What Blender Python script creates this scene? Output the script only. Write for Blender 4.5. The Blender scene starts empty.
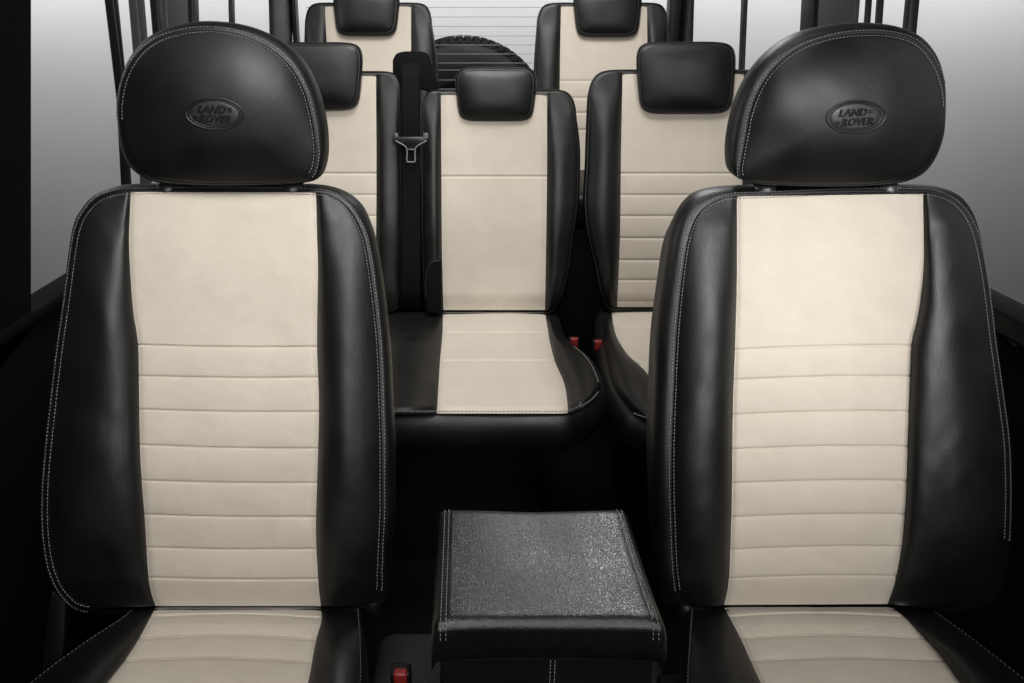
import bpy, bmesh, math, random
from mathutils import Vector, noise
from mathutils.bvhtree import BVHTree
random.seed(7)
R = math.radians
S = bpy.context.scene
COL = S.collection

# ------------------------------------------------------------------ camera
F = 684.0; PX, PY = 464.0, 200.0; PITCH = R(14)
EYE = Vector((0, 0, 1.25))
cam = bpy.data.cameras.new('camera'); co = bpy.data.objects.new('camera', cam); COL.objects.link(co)
co.location = EYE; co.rotation_euler = (R(90) - PITCH, 0, 0)
cam.sensor_width = 36; cam.lens = F / 1024 * 36
cam.shift_x = (512 - PX) / 1024; cam.shift_y = (PY - 341.5) / 1024
cam.clip_start = 0.02; cam.clip_end = 200
S.camera = co
# ------------------------------------------------------------------ world
w = bpy.data.worlds.new('World'); S.world = w; w.use_nodes = True
w.node_tree.nodes['Background'].inputs[0].default_value = (0.9, 0.95, 1.0, 1)
w.node_tree.nodes['Background'].inputs[1].default_value = 0.012
# ------------------------------------------------------------------ lamps
def area(name, loc, target, sx, sy, power, col=(1, 1, 1), spread=180):
    l = bpy.data.lights.new(name, 'AREA'); l.shape = 'RECTANGLE'; l.size = sx; l.size_y = sy
    l.energy = power; l.color = col; l.spread = R(spread)
    o = bpy.data.objects.new(name, l); COL.objects.link(o); o.location = loc
    o.rotation_euler = (Vector(target) - Vector(loc)).to_track_quat('-Z', 'Y').to_euler()
    return o
area('softbox_key', (0.62, -0.35, 1.95), (0.53, .95, 0.86), 0.3, 0.3, 2.3, (1, .985, .955), 130)
area('softbox_spot', (0.60, -0.20, 1.70), (0.515, .94, 0.865), 0.16, 0.16, .58, (1, .985, .955), 32)
area('softbox_spot', (-0.05, -0.10, 1.75), (-0.33, .94, 0.86), 0.16, 0.16, .10, (1, .985, .955), 32)
area('softbox_left', (-0.10, 0.0, 2.3), (-0.33, 1.1, 1.0), 0.6, 0.5, 4.3, (1, .98, .95), 65)
area('softbox_right', (1.12, -0.45, 1.55), (0.50, 1.0, 1.15), 0.5, 0.5, 2.3, (1, 1, 1), 70)
area('softbox_front', (-0.1, -1.1, 1.75), (0.05, 1.0, 0.75), 1.0, 0.25, 5.4, (1, .985, .96), 110)
area('softbox_rear', (0.12, 1.2, 2.7), (0.12, 2.4, 0.9), 1.0, 0.5, 12.5, (1, .98, .95), 100)
area('softbox_third', (0.12, 1.75, 2.5), (0.16, 2.6, 1.1), 0.9, 0.3, 4.2, (1, .98, .95), 90)
area('softbox_back', (0.49, 2.13, 1.96), (0.16, 0.68, 0.63), 0.22, 0.22, 0.55, (1, 1, 1), 40)
area('strip_left', (-1.9, 1.5, 1.65), (-0.4, 1.0, 1.05), 0.4, 1.2, 12)
area('strip_right', (2.3, 0.9, 1.75), (0.6, 1.0, 0.9), 0.4, 1.4, 4)
area('backdrop_lamp', (0.0, 5.7, 2.35), (0.0, 6.6, 1.75), 12.0, 0.25, 98, (1, 1, 1), 150)
S.view_settings.view_transform = 'Standard'; S.view_settings.look = 'None'
S.view_settings.exposure = 0; S.view_settings.gamma = 1
S.render.engine = 'CYCLES'

# ------------------------------------------------------------------ materials
def mat(name, col, rough=.5, spec=.5, metal=0.0, build=None):
    m = bpy.data.materials.new(name); m.use_nodes = True
    nt = m.node_tree; b = nt.nodes['Principled BSDF']
    b.inputs['Base Color'].default_value = (*col, 1); b.inputs['Roughness'].default_value = rough
    b.inputs['Specular IOR Level'].default_value = spec; b.inputs['Metallic'].default_value = metal
    if build: build(nt, b)
    return m
def nd(nt, t, **kw):
    n = nt.nodes.new(t)
    for k, v in kw.items():
        if k.startswith('i_'): n.inputs[k[2:]].default_value = v
        else: setattr(n, k, v)
    return n
def leather_nodes(scale, strength, dist, c1, c2, r0, r1):
    def f(nt, b):
        tc = nd(nt, 'ShaderNodeTexCoord')
        v = nd(nt, 'ShaderNodeTexVoronoi', feature='DISTANCE_TO_EDGE'); v.inputs['Scale'].default_value = scale
        n0 = nd(nt, 'ShaderNodeTexNoise'); n0.inputs['Scale'].default_value = scale * .35; n0.inputs['Detail'].default_value = 4
        mixv = nd(nt, 'ShaderNodeMix', data_type='RGBA', blend_type='LINEAR_LIGHT'); mixv.inputs[0].default_value = .006
        nt.links.new(tc.outputs['Object'], n0.inputs['Vector'])
        nt.links.new(tc.outputs['Object'], mixv.inputs[6]); nt.links.new(n0.outputs['Color'], mixv.inputs[7])
        nt.links.new(mixv.outputs[2], v.inputs['Vector'])
        ramp = nd(nt, 'ShaderNodeMapRange'); ramp.inputs[2].default_value = .18
        nt.links.new(v.outputs['Distance'], ramp.inputs[0])
        add = nd(nt, 'ShaderNodeMath', operation='MULTIPLY_ADD'); add.inputs[1].default_value = .6
        nt.links.new(n0.outputs['Fac'], add.inputs[0]); nt.links.new(ramp.outputs[0], add.inputs[2])
        bp = nd(nt, 'ShaderNodeBump'); bp.inputs['Strength'].default_value = strength; bp.inputs['Distance'].default_value = dist
        nt.links.new(add.outputs[0], bp.inputs['Height']); nt.links.new(bp.outputs[0], b.inputs['Normal'])
        n1 = nd(nt, 'ShaderNodeTexNoise'); n1.inputs['Scale'].default_value = 14; n1.inputs['Detail'].default_value = 5
        nt.links.new(tc.outputs['Object'], n1.inputs['Vector'])
        mr = nd(nt, 'ShaderNodeMapRange'); mr.inputs[1].default_value = .3; mr.inputs[2].default_value = .7
        mr.inputs[3].default_value = r0; mr.inputs[4].default_value = r1
        nt.links.new(n1.outputs['Fac'], mr.inputs[0]); nt.links.new(mr.outputs[0], b.inputs['Roughness'])
        cr = nd(nt, 'ShaderNodeMix', data_type='RGBA'); cr.inputs[6].default_value = (*c1, 1); cr.inputs[7].default_value = (*c2, 1)
        nt.links.new(n1.outputs['Fac'], cr.inputs[0]); nt.links.new(cr.outputs[2], b.inputs['Base Color'])
    return f
LEATHER = mat('black_leather', (.014, .014, .014), .42, .4, 0, leather_nodes(360, .17, .0006, (.0022, .0022, .0023), (.005, .005, .005), .38, .5))
GRAIN = mat('grained_black_vinyl', (.02, .02, .02), .42, .5, 0, leather_nodes(340, .18, .0008, (.003, .003, .003), (.006, .006, .006), .29, .36))
def fabric(nt, b):
    tc = nd(nt, 'ShaderNodeTexCoord')
    n1 = nd(nt, 'ShaderNodeTexNoise'); n1.inputs['Scale'].default_value = 420; n1.inputs['Detail'].default_value = 4
    n2 = nd(nt, 'ShaderNodeTexNoise'); n2.inputs['Scale'].default_value = 22; n2.inputs['Detail'].default_value = 5
    for n in (n1, n2): nt.links.new(tc.outputs['Object'], n.inputs['Vector'])
    wv = nd(nt, 'ShaderNodeTexWave', wave_type='BANDS', bands_direction='X'); wv.inputs['Scale'].default_value = 160
    wv.inputs['Distortion'].default_value = 1.5
    nt.links.new(tc.outputs['Object'], wv.inputs['Vector'])
    s = nd(nt, 'ShaderNodeMath', operation='MULTIPLY_ADD'); s.inputs[1].default_value = .12
    nt.links.new(wv.outputs['Fac'], s.inputs[0]); nt.links.new(n1.outputs['Fac'], s.inputs[2])
    bp = nd(nt, 'ShaderNodeBump'); bp.inputs['Strength'].default_value = .5; bp.inputs['Distance'].default_value = .0006
    nt.links.new(s.outputs[0], bp.inputs['Height']); nt.links.new(bp.outputs[0], b.inputs['Normal'])
    c = nd(nt, 'ShaderNodeMix', data_type='RGBA'); c.inputs[6].default_value = (.40, .357, .30, 1); c.inputs[7].default_value = (.545, .492, .42, 1)
    a = nd(nt, 'ShaderNodeMath', operation='MULTIPLY_ADD'); a.inputs[1].default_value = .5; 
    h = nd(nt, 'ShaderNodeMath', operation='MULTIPLY'); h.inputs[1].default_value = .5
    nt.links.new(n2.outputs['Fac'], h.inputs[0]); nt.links.new(n1.outputs['Fac'], a.inputs[0]); nt.links.new(h.outputs[0], a.inputs[2])
    nt.links.new(a.outputs[0], c.inputs[0]); nt.links.new(c.outputs[2], b.inputs['Base Color'])
    b.inputs['Sheen Weight'].default_value = .15
BEIGE = mat('beige_fabric', (.6, .53, .43), .85, .25, 0, fabric)
THREAD = mat('grey_thread', (.2, .2, .195), .6)
DARKTHREAD = mat('dark_thread', (.08, .08, .08), .6)
PLASTIC = mat('black_plastic', (.004, .004, .004), .45, .3)
PAINT = mat('black_painted_metal', (.004, .004, .004), .4, .3)
TRIM = mat('grey_trim', (.03, .03, .03), .5, .4)
CHROME = mat('dark_steel', (.25, .25, .25), .25, .5, 1)
REDP = mat('red_plastic', (.18, .012, .010), .45)
PRESSED = mat('pressed_leather', (.012, .012, .012), .45, .5)
LETTER = mat('pressed_lettering', (.002, .002, .002), .55, .25)
COLLAR = mat('glossy_black_plastic', (.02, .02, .02), .35, .5)
MATTE = mat('matte_black', (.0015, .0015, .0015), .8, .1)
def noise_bump(scale, st, d, c1=None, c2=None):
    def f(nt, b):
        tc = nd(nt, 'ShaderNodeTexCoord'); n = nd(nt, 'ShaderNodeTexNoise'); n.inputs['Scale'].default_value = scale; n.inputs['Detail'].default_value = 5
        nt.links.new(tc.outputs['Object'], n.inputs['Vector'])
        bp = nd(nt, 'ShaderNodeBump'); bp.inputs['Strength'].default_value = st; bp.inputs['Distance'].default_value = d
        nt.links.new(n.outputs['Fac'], bp.inputs['Height']); nt.links.new(bp.outputs[0], b.inputs['Normal'])
        if c1:
            c = nd(nt, 'ShaderNodeMix', data_type='RGBA'); c.inputs[6].default_value = (*c1, 1); c.inputs[7].default_value = (*c2, 1)
            nt.links.new(n.outputs['Fac'], c.inputs[0]); nt.links.new(c.outputs[2], b.inputs['Base Color'])
    return f
CARPET = mat('black_carpet', (.02, .02, .02), .95, .1, 0, noise_bump(420, 1, .003, (.002, .002, .002), (.06, .06, .06)))
MAT = mat('black_floor_mat', (.006, .006, .006), .9, .1, 0, noise_bump(420, 1, .003, (.0008, .0008, .0008), (.01, .01, .01)))
RUBBER = mat('tyre_rubber', (.012, .012, .012), .6, .4, 0, noise_bump(60, .3, .002))
WEB = mat('belt_webbing', (.002, .002, .002), .8, .12, 0, noise_bump(900, .4, .0005))
BACKDROP = mat('studio_paper', (.72, .72, .72), .9, .1)
m = bpy.data.materials.new('window_glass'); m.use_nodes = True; nt = m.node_tree; nt.nodes.clear()
o_ = nd(nt, 'ShaderNodeOutputMaterial'); mx = nd(nt, 'ShaderNodeMixShader'); tr = nd(nt, 'ShaderNodeBsdfTransparent'); gl = nd(nt, 'ShaderNodeBsdfGlossy')
tr.inputs[0].default_value = (.97, .975, .97, 1); gl.inputs['Roughness'].default_value = .02; mx.inputs[0].default_value = .012; nt.links.new(tr.outputs[0], mx.inputs[1]); nt.links.new(gl.outputs[0], mx.inputs[2]); nt.links.new(mx.outputs[0], o_.inputs[0])
GLASS = m

# ------------------------------------------------------------------ helpers
def ray(px, py):
    a = (px - PX) / F; b = -(py - PY) / F; c, s = math.cos(PITCH), math.sin(PITCH)
    return Vector((a, c + b * s, b * c - s))
class Plane:
    def __init__(self, p, n): self.p = Vector(p); self.n = Vector(n).normalized()
    def hit(self, px, py, off=0.0):
        d = ray(px, py); return EYE + d * (((self.p + self.n * off - EYE).dot(self.n)) / d.dot(self.n))
def back_plane(y0, py0, y1, py1):           # reclined plane through two heights of the picture
    a = ray(PX, py0); a = EYE + a * (y0 / a.y); b = ray(PX, py1); b = EYE + b * (y1 / b.y)
    d = b - a; return Plane(a, (0, -d.z, d.y) if d.z > 0 else (0, d.z, -d.y))
def flat_plane(z, slope=0.0, y0=0.0): return Plane((0, y0, z), (0, -math.sin(slope), math.cos(slope)))
def cat(p0, p1, p2, p3, t):
    return tuple(.5 * ((2 * b) + (-a + c) * t + (2 * a - 5 * b + 4 * c - d) * t * t + (-a + 3 * b - 3 * c + d) * t ** 3) for a, b, c, d in zip(p0, p1, p2, p3))
def spline(P, m, closed=False):
    n = len(P); out = []
    for i in range(n if closed else n - 1):
        if closed: q = [P[(i + k) % n] for k in (-1, 0, 1, 2)]
        else: q = [P[max(0, min(n - 1, i + k))] for k in (-1, 0, 1, 2)]
        for k in range(m): out.append(cat(*q, k / m))
    if not closed: out.append(tuple(P[-1]))
    return out
def fn(P):                                   # smooth y -> x through points (y, x)
    P = sorted(P)
    def f(y):
        if y <= P[0][0]: s = (P[1][1] - P[0][1]) / (P[1][0] - P[0][0]); return P[0][1] + s * (y - P[0][0])
        if y >= P[-1][0]: s = (P[-1][1] - P[-2][1]) / (P[-1][0] - P[-2][0]); return P[-1][1] + s * (y - P[-1][0])
        for i in range(len(P) - 1):
            if P[i][0] <= y <= P[i + 1][0]:
                h = P[i + 1][0] - P[i][0]; t = (y - P[i][0]) / h
                def sl(j):
                    a, b = max(0, j - 1), min(len(P) - 1, j + 1); return (P[b][1] - P[a][1]) / (P[b][0] - P[a][0])
                m0, m1 = sl(i) * h, sl(i + 1) * h
                return (2 * t ** 3 - 3 * t * t + 1) * P[i][1] + (t ** 3 - 2 * t * t + t) * m0 + (-2 * t ** 3 + 3 * t * t) * P[i + 1][1] + (t ** 3 - t * t) * m1
    return f
def ss(a, b, x): t = max(0, min(1, (x - a) / (b - a))); return t * t * (3 - 2 * t)
def nz(p, sc, amp): return noise.noise(Vector(p) * sc) * amp
class MB:
    def __init__(s): s.v = []; s.f = []; s.sm = []
    def add(s, vs, fs, smooth=True):
        o = len(s.v); s.v += [Vector(v) for v in vs]; s.f += [tuple(i + o for i in f) for f in fs]; s.sm += [smooth] * len(fs); return s
    def grid(s, rows, closed=False, smooth=True):
        n = len(rows[0]); vs = [p for r in rows for p in r]; fs = []
        for i in range(len(rows) - 1):
            for j in range(n if closed else n - 1):
                k = (j + 1) % n; fs.append((i * n + j, i * n + k, (i + 1) * n + k, (i + 1) * n + j))
        return s.add(vs, fs, smooth)
    def box(s, a, b, bev=0.0):
        bm = bmesh.new(); bmesh.ops.create_cube(bm, size=1)
        a, b = Vector(a), Vector(b)
        for v in bm.verts: v.co = Vector(((a[i] + b[i]) / 2 + v.co[i] * (b[i] - a[i]) for i in range(3)))
        if bev: bmesh.ops.bevel(bm, geom=bm.edges[:], offset=bev, segments=3, affect='EDGES', profile=.5)
        bm.verts.ensure_lookup_table(); s.add([v.co.copy() for v in bm.verts], [tuple(v.index for v in f.verts) for f in bm.faces], bool(bev)); bm.free(); return s
    def tube(s, pts, r, n=10, cap=True):
        pts = [Vector(p) for p in pts]; rows = []
        for i, p in enumerate(pts):
            d = (pts[min(i + 1, len(pts) - 1)] - pts[max(0, i - 1)]).normalized()
            u = d.orthogonal().normalized() if i == 0 else (u - d * u.dot(d)).normalized()
            v = d.cross(u); rr = r[i] if isinstance(r, (list, tuple)) else r
            rows.append([p + (u * math.cos(2 * math.pi * k / n) + v * math.sin(2 * math.pi * k / n)) * rr for k in range(n)])
        s.grid(rows, True)
        if cap: s.add(rows[0], [tuple(range(n))]); s.add(rows[-1], [tuple(range(n))])
        return s
    def prism(s, poly, d, bev=0.0):          # polygon extruded along d
        n = len(poly); poly = [Vector(p) for p in poly]; d = Vector(d)
        bm = bmesh.new(); a = [bm.verts.new(p) for p in poly]; b = [bm.verts.new(p + d) for p in poly]
        bm.faces.new(a); bm.faces.new(b[::-1])
        for i in range(n): bm.faces.new((a[i], a[(i + 1) % n], b[(i + 1) % n], b[i]))
        if bev: bmesh.ops.bevel(bm, geom=bm.edges[:], offset=bev, segments=3, affect='EDGES', profile=.5)
        bm.verts.index_update(); s.add([v.co.copy() for v in bm.verts], [tuple(v.index for v in f.verts) for f in bm.faces], bool(bev)); bm.free(); return s
    def stitches(s, pts, nrm, length=.0034, gap=.0016, wd=.0006):
        # little raised threads along a path of (point, normal)
        acc = 0; L = [0]
        for i in range(1, len(pts)): L.append(L[-1] + (pts[i] - pts[i - 1]).length)
        def at(d):
            for i in range(1, len(L)):
                if L[i] >= d:
                    t = (d - L[i - 1]) / max(1e-9, L[i] - L[i - 1]); return pts[i - 1].lerp(pts[i], t), nrm[i - 1].lerp(nrm[i], t).normalized()
            return pts[-1], nrm[-1]
        d = gap
        while d + length < L[-1]:
            p, n = at(d); q, _ = at(d + length); mdl = (p + q) / 2 + n * wd * 1.6; t = (q - p)
            if t.length > length * .4 and t.length < length * 1.6:
                t.normalize(); b = n.cross(t).normalized() * wd
                ring = lambda c, k: [c + b * k, c + n * wd * k * 1.2, c - b * k, c - n * wd * k]
                s.grid([ring(p - n * .0002, .35), ring(p.lerp(mdl, .45) + n * wd * .7, 1), ring(q.lerp(mdl, .45) + n * wd * .7, 1), ring(q - n * .0002, .35)], True)
            d += length + gap
        return s
    def bvh(s): return BVHTree.FromPolygons(s.v, s.f)
    def build(s, name, m, parent=None, merge=1e-5):
        org = parent['_o'] if parent is not None and '_o' in parent.keys() else (0, 0, 0)
        org = Vector(org)
        me = bpy.data.meshes.new(name); me.from_pydata([v - org for v in s.v], [], s.f)
        for p, k in zip(me.polygons, s.sm): p.use_smooth = k
        bm = bmesh.new(); bm.from_mesh(me)
        if merge: bmesh.ops.remove_doubles(bm, verts=bm.verts[:], dist=merge)
        bmesh.ops.recalc_face_normals(bm, faces=bm.faces[:]); bm.to_mesh(me); bm.free()
        me.materials.append(m); o = bpy.data.objects.new(name, me); COL.objects.link(o)
        if parent is not None:
            o.parent = parent; o['_o'] = list(org)
        return o
def tag(o, label, cat_, group=None):
    o['label'] = label; o['category'] = cat_
    if group: o['group'] = group
    return o
def thing(name, loc, label, cat_, group=None):
    o = bpy.data.objects.new(name, None); COL.objects.link(o); o.location = loc; o['_o'] = list(loc)
    o.empty_display_size = .1
    return tag(o, label, cat_, group)
def offset2d(P, d):                          # offsets an open 2-D path sideways
    out = []
    for i, p in enumerate(P):
        a = P[max(0, i - 1)]; b = P[min(len(P) - 1, i + 1)]; tx, ty = b[0] - a[0], b[1] - a[1]; l = math.hypot(tx, ty) or 1
        out.append((p[0] + ty / l * d, p[1] - tx / l * d))
    return out
def project(trees, P, lift=.0003):
    pts, ns = [], []
    for q in P:
        d = ray(*q).normalized(); best = None
        for t in trees:
            h = t.ray_cast(EYE, d)
            if h[0] is not None and (best is None or h[3] < best[2]): best = (h[0], h[1], h[3])
        if best:
            n = best[1] if best[1].dot(d) < 0 else -best[1]
            pts.append(best[0] + n * lift); ns.append(n)
    return pts, ns

# ------------------------------------------------------------------ upholstery
def insert_patch(plane, fL, fR, yT, yB, seams, base, cols=44, step=1.0, puff=.0022, groove=.0026, sag=0.0, edge=-.004, seed=0, gw=1.5):
    """fabric panel between two edge curves; seams = list of (yL, yR, strength)"""
    mb = MB(); rows = []
    n = int(max(yB[0] - yT[0], 10) / step)
    cs = [.5 - .5 * math.cos(math.pi * k / cols) for k in range(cols + 1)]
    for i in range(n + 1):
        t = i / n; yl = yT[0] + (yB[0] - yT[0]) * t; yr = yT[1] + (yB[1] - yT[1]) * t
        row = []
        for s in cs:
            y = yl + (yr - yl) * s; xl, xr = fL(yl), fR(yr); x = xl + (xr - xl) * s
            w_ = xr - xl; de = min(s, 1 - s) * w_
            rel = base(x, y) + edge * math.exp(-(de / 3.0) ** 2)
            # ribs
            ys = [(a + (b - a) * s + sag * math.sin(math.pi * s), k) for a, b, k in seams]
            for q, k in ys: rel -= groove * k * math.exp(-((y - q) / gw) ** 2)
            lo = [q for q, k in ys if q <= y]; hi = [q for q, k in ys if q > y]
            if lo and hi:
                u = (y - lo[-1]) / (hi[0] - lo[-1]); rel += puff * (max(0, math.sin(math.pi * u)) ** .6) * (1 - .6 * math.exp(-(de / 10) ** 2))
            rel += nz((x * .02 + seed, y * .02, seed), 1, .0022) + nz((x * .07, y * .07, seed + 3), 1, .0006)
            row.append(plane.hit(x, y, rel))
        rows.append(row)
    mb.grid(rows); return mb
def ruled_patch(plane, A, B, rel, n=34):
    """A, B: equal-length 2-D paths; rel(s, i, x, y)"""
    mb = MB(); ss_ = [.5 - .5 * math.cos(math.pi * k / n) for k in range(n + 1)]
    rows = []
    for i, (a, b) in enumerate(zip(A, B)):
        rows.append([plane.hit(a[0] + (b[0] - a[0]) * s, a[1] + (b[1] - a[1]) * s, rel(s, i, a[0] + (b[0] - a[0]) * s, a[1] + (b[1] - a[1]) * s)) for s in ss_])
    mb.grid(rows); return mb
def gusset(plane, Pp, R1, R2, depth, base, taper=.07, rings=7, flare=0.0):
    """Pp closed list of (sx, sy, ox, oy): seam -> silhouette, then back over the given depth"""
    mb = MB(); rows = []
    for k in range(rings + 1):
        ph = math.pi / 2 * k / rings
        rows.append([plane.hit(p[0] + (p[2] - p[0]) * math.sin(ph), p[1] + (p[3] - p[1]) * math.sin(ph),
                               base(p[0], p[1]) + R1 + (R2 - R1) * (1 - math.cos(ph)) - .0015 * math.exp(-(k / 1.0) ** 2)) for p in Pp])
    c = sum(rows[-1], Vector()) / len(rows[-1])
    last = rows[-1]
    for d, sc in ((.12, 1 - taper * .15), (.35, 1 - taper * .4), (.75, 1 - taper * .85), (.93, 1 - taper * 1.2), (1.0, .85 - taper), (1.02, .5), (1.02, .02)):
        rows.append([c - plane.n * depth * d + (q - c) * (1 - (1 - sc) * 1.0) for q in last])
    mb.grid(rows, True); return mb

def seat_back(parent, plane, ins, left, right, topc, botc, seams, bol, base, depth=.1, R2=-.03, m=8, name='backrest',
              double=2.6, stitch=True, seed=0, gw=1.0, sag=0, thread=None, step=.7, cut=(999, 999), cols=44, ribs=True):
    fL, fR = fn(ins['L']), fn(ins['R'])
    yTL, yTR, yBL, yBR = ins['y']
    ctrl = left[::-1] + topc + right + botc      # bottom-left up, across the top, down the right, along the bottom
    Pp = spline(ctrl, m, True)
    nl = (len(left) - 1) * m; nt_ = nl + (len(topc) + 1) * m; nr = nt_ + (len(right) - 1) * m
    g = gusset(plane, Pp, 0, R2, depth, base)
    out = g.build(name, LEATHER, parent)
    ip = insert_patch(plane, fL, fR, (yTL, yTR), (yBL, yBR), seams, base, seed=seed, gw=gw, sag=sag, step=step, cols=cols)
    # strip above the insert up to the top seam
    parts = [ip]
    topseg = Pp[nl:nt_ + 1]
    def on_top(i, N):
        s = i / N; x = fL(yTL) + (fR(yTR) - fL(yTL)) * s; return (x, yTL + (yTR - yTL) * s)
    N = len(topseg) - 1
    tp = ruled_patch(plane, [on_top(i, N) for i in range(N + 1)], [(p[0], p[1]) for p in topseg], lambda s, i, x, y: base(x, y) - .004 * math.exp(-(s / .12) ** 2) - .0015 * math.exp(-((1 - s) / .3) ** 2), 6)
    def side(outer, f, yT, yB, nm):
        o0, o1 = outer[0][1], outer[-1][1]
        A = []
        for p in outer:
            y = yT + (yB - yT) * max(0, min(1, (p[1] - o0) / (o1 - o0))); A.append((f(y), y))
        amp, y_in, y_full, y_out = bol
        def rel(s, i, x, y):
            wdt = abs(outer[i][0] - A[i][0]); e0 = s * wdt; e1 = (1 - s) * wdt
            up = ss(y_in, y_full, y) * (1 - .75 * ss(y_out, yB + 5, y))
            b = math.sin(math.pi * s ** .85) ** .75 if 0 < s < 1 else 0
            r = base(x, y) + amp * (0.22 + .78 * up) * b * ss(2, 34, y - o0 + 2) - .004 * math.exp(-(e0 / 3) ** 2) - .0015 * math.exp(-(e1 / 2) ** 2)
            r += nz((x * .025 + seed, y * .012, 9), 1, .003) * b + nz((x * .06 + seed, y * .05, 5), 1, .0008) * b
            return r
        return ruled_patch(plane, A, [(p[0], p[1]) for p in outer], rel)
    lo = Pp[:nl + 1][::-1]; ro = Pp[nt_:nr + 1]
    lb = side(lo, fL, yTL, yBL, 'l'); rb = side(ro, fR, yTR, yBR, 'r')
    ip.build('insert', BEIGE, out); tp.build('top_panel', LEATHER, out)
    lb.build('bolster', LEATHER, out); rb.build('bolster', LEATHER, out)
    if stitch:
        trees = [x.bvh() for x in (g, ip, tp, lb, rb)]
        path = [(p[0], p[1]) for i, p in enumerate(Pp[:nr + 1]) if p[1] < cut[0 if i < nt_ - 20 else 1]]
        st = MB()
        for d in ((double, -double) if double else (1.8,)):
            P2 = offset2d(path, d); st.stitches(*project(trees, P2))
        st.build('stitching', thread or THREAD, out)
    return out, [x.bvh() for x in (g, ip, tp, lb, rb)]

def pad(parent, plane, ctrl, H, R2, depth, name, m=6, double=2.6, stitch=True, thread=None, pw=2.4, seam_arc=None, seed=0, mat_=None, ctr=None, taper=True):
    """domed cushion: ctrl closed list of (sx, sy, ox, oy)"""
    Pp = spline(ctrl, m, True)
    cx = sum(p[0] for p in Pp) / len(Pp); cy = sum(p[1] for p in Pp) / len(Pp)
    if ctr: cx, cy = ctr
    rows = []; NR = 30; ex = (max(p[0] for p in Pp) - min(p[0] for p in Pp)) / 2; ey = (max(p[1] for p in Pp) - min(p[1] for p in Pp)) / 2
    for k in range(NR + 1):
        r = math.sin(math.pi / 2 * k / NR) if k else 0.002
        bl = r ** 2.5
        def sh(p):
            a = math.atan2((p[1] - cy) / ey, (p[0] - cx) / ex)
            return (p[0] - cx) * bl + ex * math.cos(a) * (1 - bl), (p[1] - cy) * bl + ey * math.sin(a) * (1 - bl)
        rows.append([plane.hit(cx + sh(p)[0] * r, cy + sh(p)[1] * r,
            H * (1 - r ** pw) + nz((cx + (p[0] - cx) * r * .03 + seed, (p[1] - cy) * r * .03, seed), 1, .0015) * (1 - r) - .0015 * math.exp(-((1 - r) / .015) ** 2)) for p in Pp])
    face = MB().grid(rows, True); face.add(rows[0], [tuple(range(len(Pp)))])
    g = gusset(plane, Pp, 0, R2, depth, lambda x, y: 0, rings=8, taper=.16)
    face.add(g.v, g.f); o = face.build(name, mat_ or LEATHER, parent)
    tree = face.bvh()
    if stitch:
        path = [(p[0], p[1]) for p in Pp]; path.append(path[0])
        if seam_arc: path = path[int(seam_arc[0] * m):int(seam_arc[1] * m) + 1]
        st = MB()
        for d in ((double, -double) if double else (1.8,)): st.stitches(*project([tree], offset2d(path, d)))
        st.build('stitching', thread or THREAD, o)
    return o, tree

def emblem(parent, tree, cx, cy, w_, h_, tilt):
    ob = []
    def mp(x, y, z):
        c, s = math.cos(tilt), math.sin(tilt); px, py = cx + (x * c - y * s), cy - (x * s + y * c)
        d = ray(px, py).normalized(); h = tree.ray_cast(EYE, d)
        n = h[1] if h[1].dot(d) < 0 else -h[1]
        return h[0] + n * z
    e = MB(); N = 72
    for (ra, hh, wd) in ((1.0, .0012, 1.3), (.87, .0009, .9)):
        rows = []
        for j in range(9):
            q = -1 + j / 4; off = q * wd
            rows.append([mp((w_ * ra + off) * math.cos(2 * math.pi * k / N), (h_ * ra + off) * math.sin(2 * math.pi * k / N), hh * (1 - q * q) - .0002) for k in range(N)])
        e.grid(rows, True)
    e.build('emblem_ring', LEATHER, parent)
    rows = [[mp(w_ * .84 * q * math.cos(2 * math.pi * k / N), h_ * .84 * q * math.sin(2 * math.pi * k / N), .0004) for k in range(N)] for q in (.01, .25, .5, .75, .92)] + \
        [[mp(w_ * .84 * math.cos(2 * math.pi * k / N), h_ * .84 * math.sin(2 * math.pi * k / N), -.0003) for k in range(N)]]
    MB().grid(rows, True).build('emblem_plate', PRESSED, parent)
    def words(body, bx, by, wid, hei):
        cu = bpy.data.curves.new('t', 'FONT'); cu.body = body; cu.size = 10; cu.extrude = .25; cu.offset = .28; cu.resolution_u = 3; cu.space_character = 1.06
        o = bpy.data.objects.new('t', cu); COL.objects.link(o)
        dg = bpy.context.evaluated_depsgraph_get(); me = bpy.data.meshes.new_from_object(o.evaluated_get(dg))
        xs = [v.co.x for v in me.vertices]; ys = [v.co.y for v in me.vertices]; xm, ym = (max(xs) + min(xs)) / 2, (max(ys) + min(ys)) / 2
        kx, ky = wid / (max(xs) - min(xs)), hei / (max(ys) - min(ys))
        vs = []
        for v in me.vertices:
            x, y = (v.co.x - xm) * kx, (v.co.y - ym) * ky
            vs.append(mp(bx + x + y * .3, by + y, .0022 if v.co.z > 0 else 0))
        fs = [tuple(p.vertices) for p in me.polygons]
        bpy.data.objects.remove(o); return vs, fs
    L = MB()
    L.add(*words('LAND', -2.5, 4.7, 27, 7.6), smooth=False); L.add(*words('ROVER', 1.8, -4.6, 32, 7.6), smooth=False)
    for (x, y) in ((14.6, 5.8), (14.2, 3.6), (-18.6, -3.8), (-19.2, -5.8)):
        q = [(x - 1.6, y - .6), (x + 2.2, y - .6), (x + 2.8, y + .8), (x - 1.0, y + .8)]
        L.add([mp(a, b, .0018) for a, b in q] + [mp(a, b, -.0003) for a, b in q], [(0, 1, 2, 3), (4, 5, 6, 7), (0, 1, 5, 4), (1, 2, 6, 5), (2, 3, 7, 6), (3, 0, 4, 7)], False)
    L.build('lettering', LETTER, parent)

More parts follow.
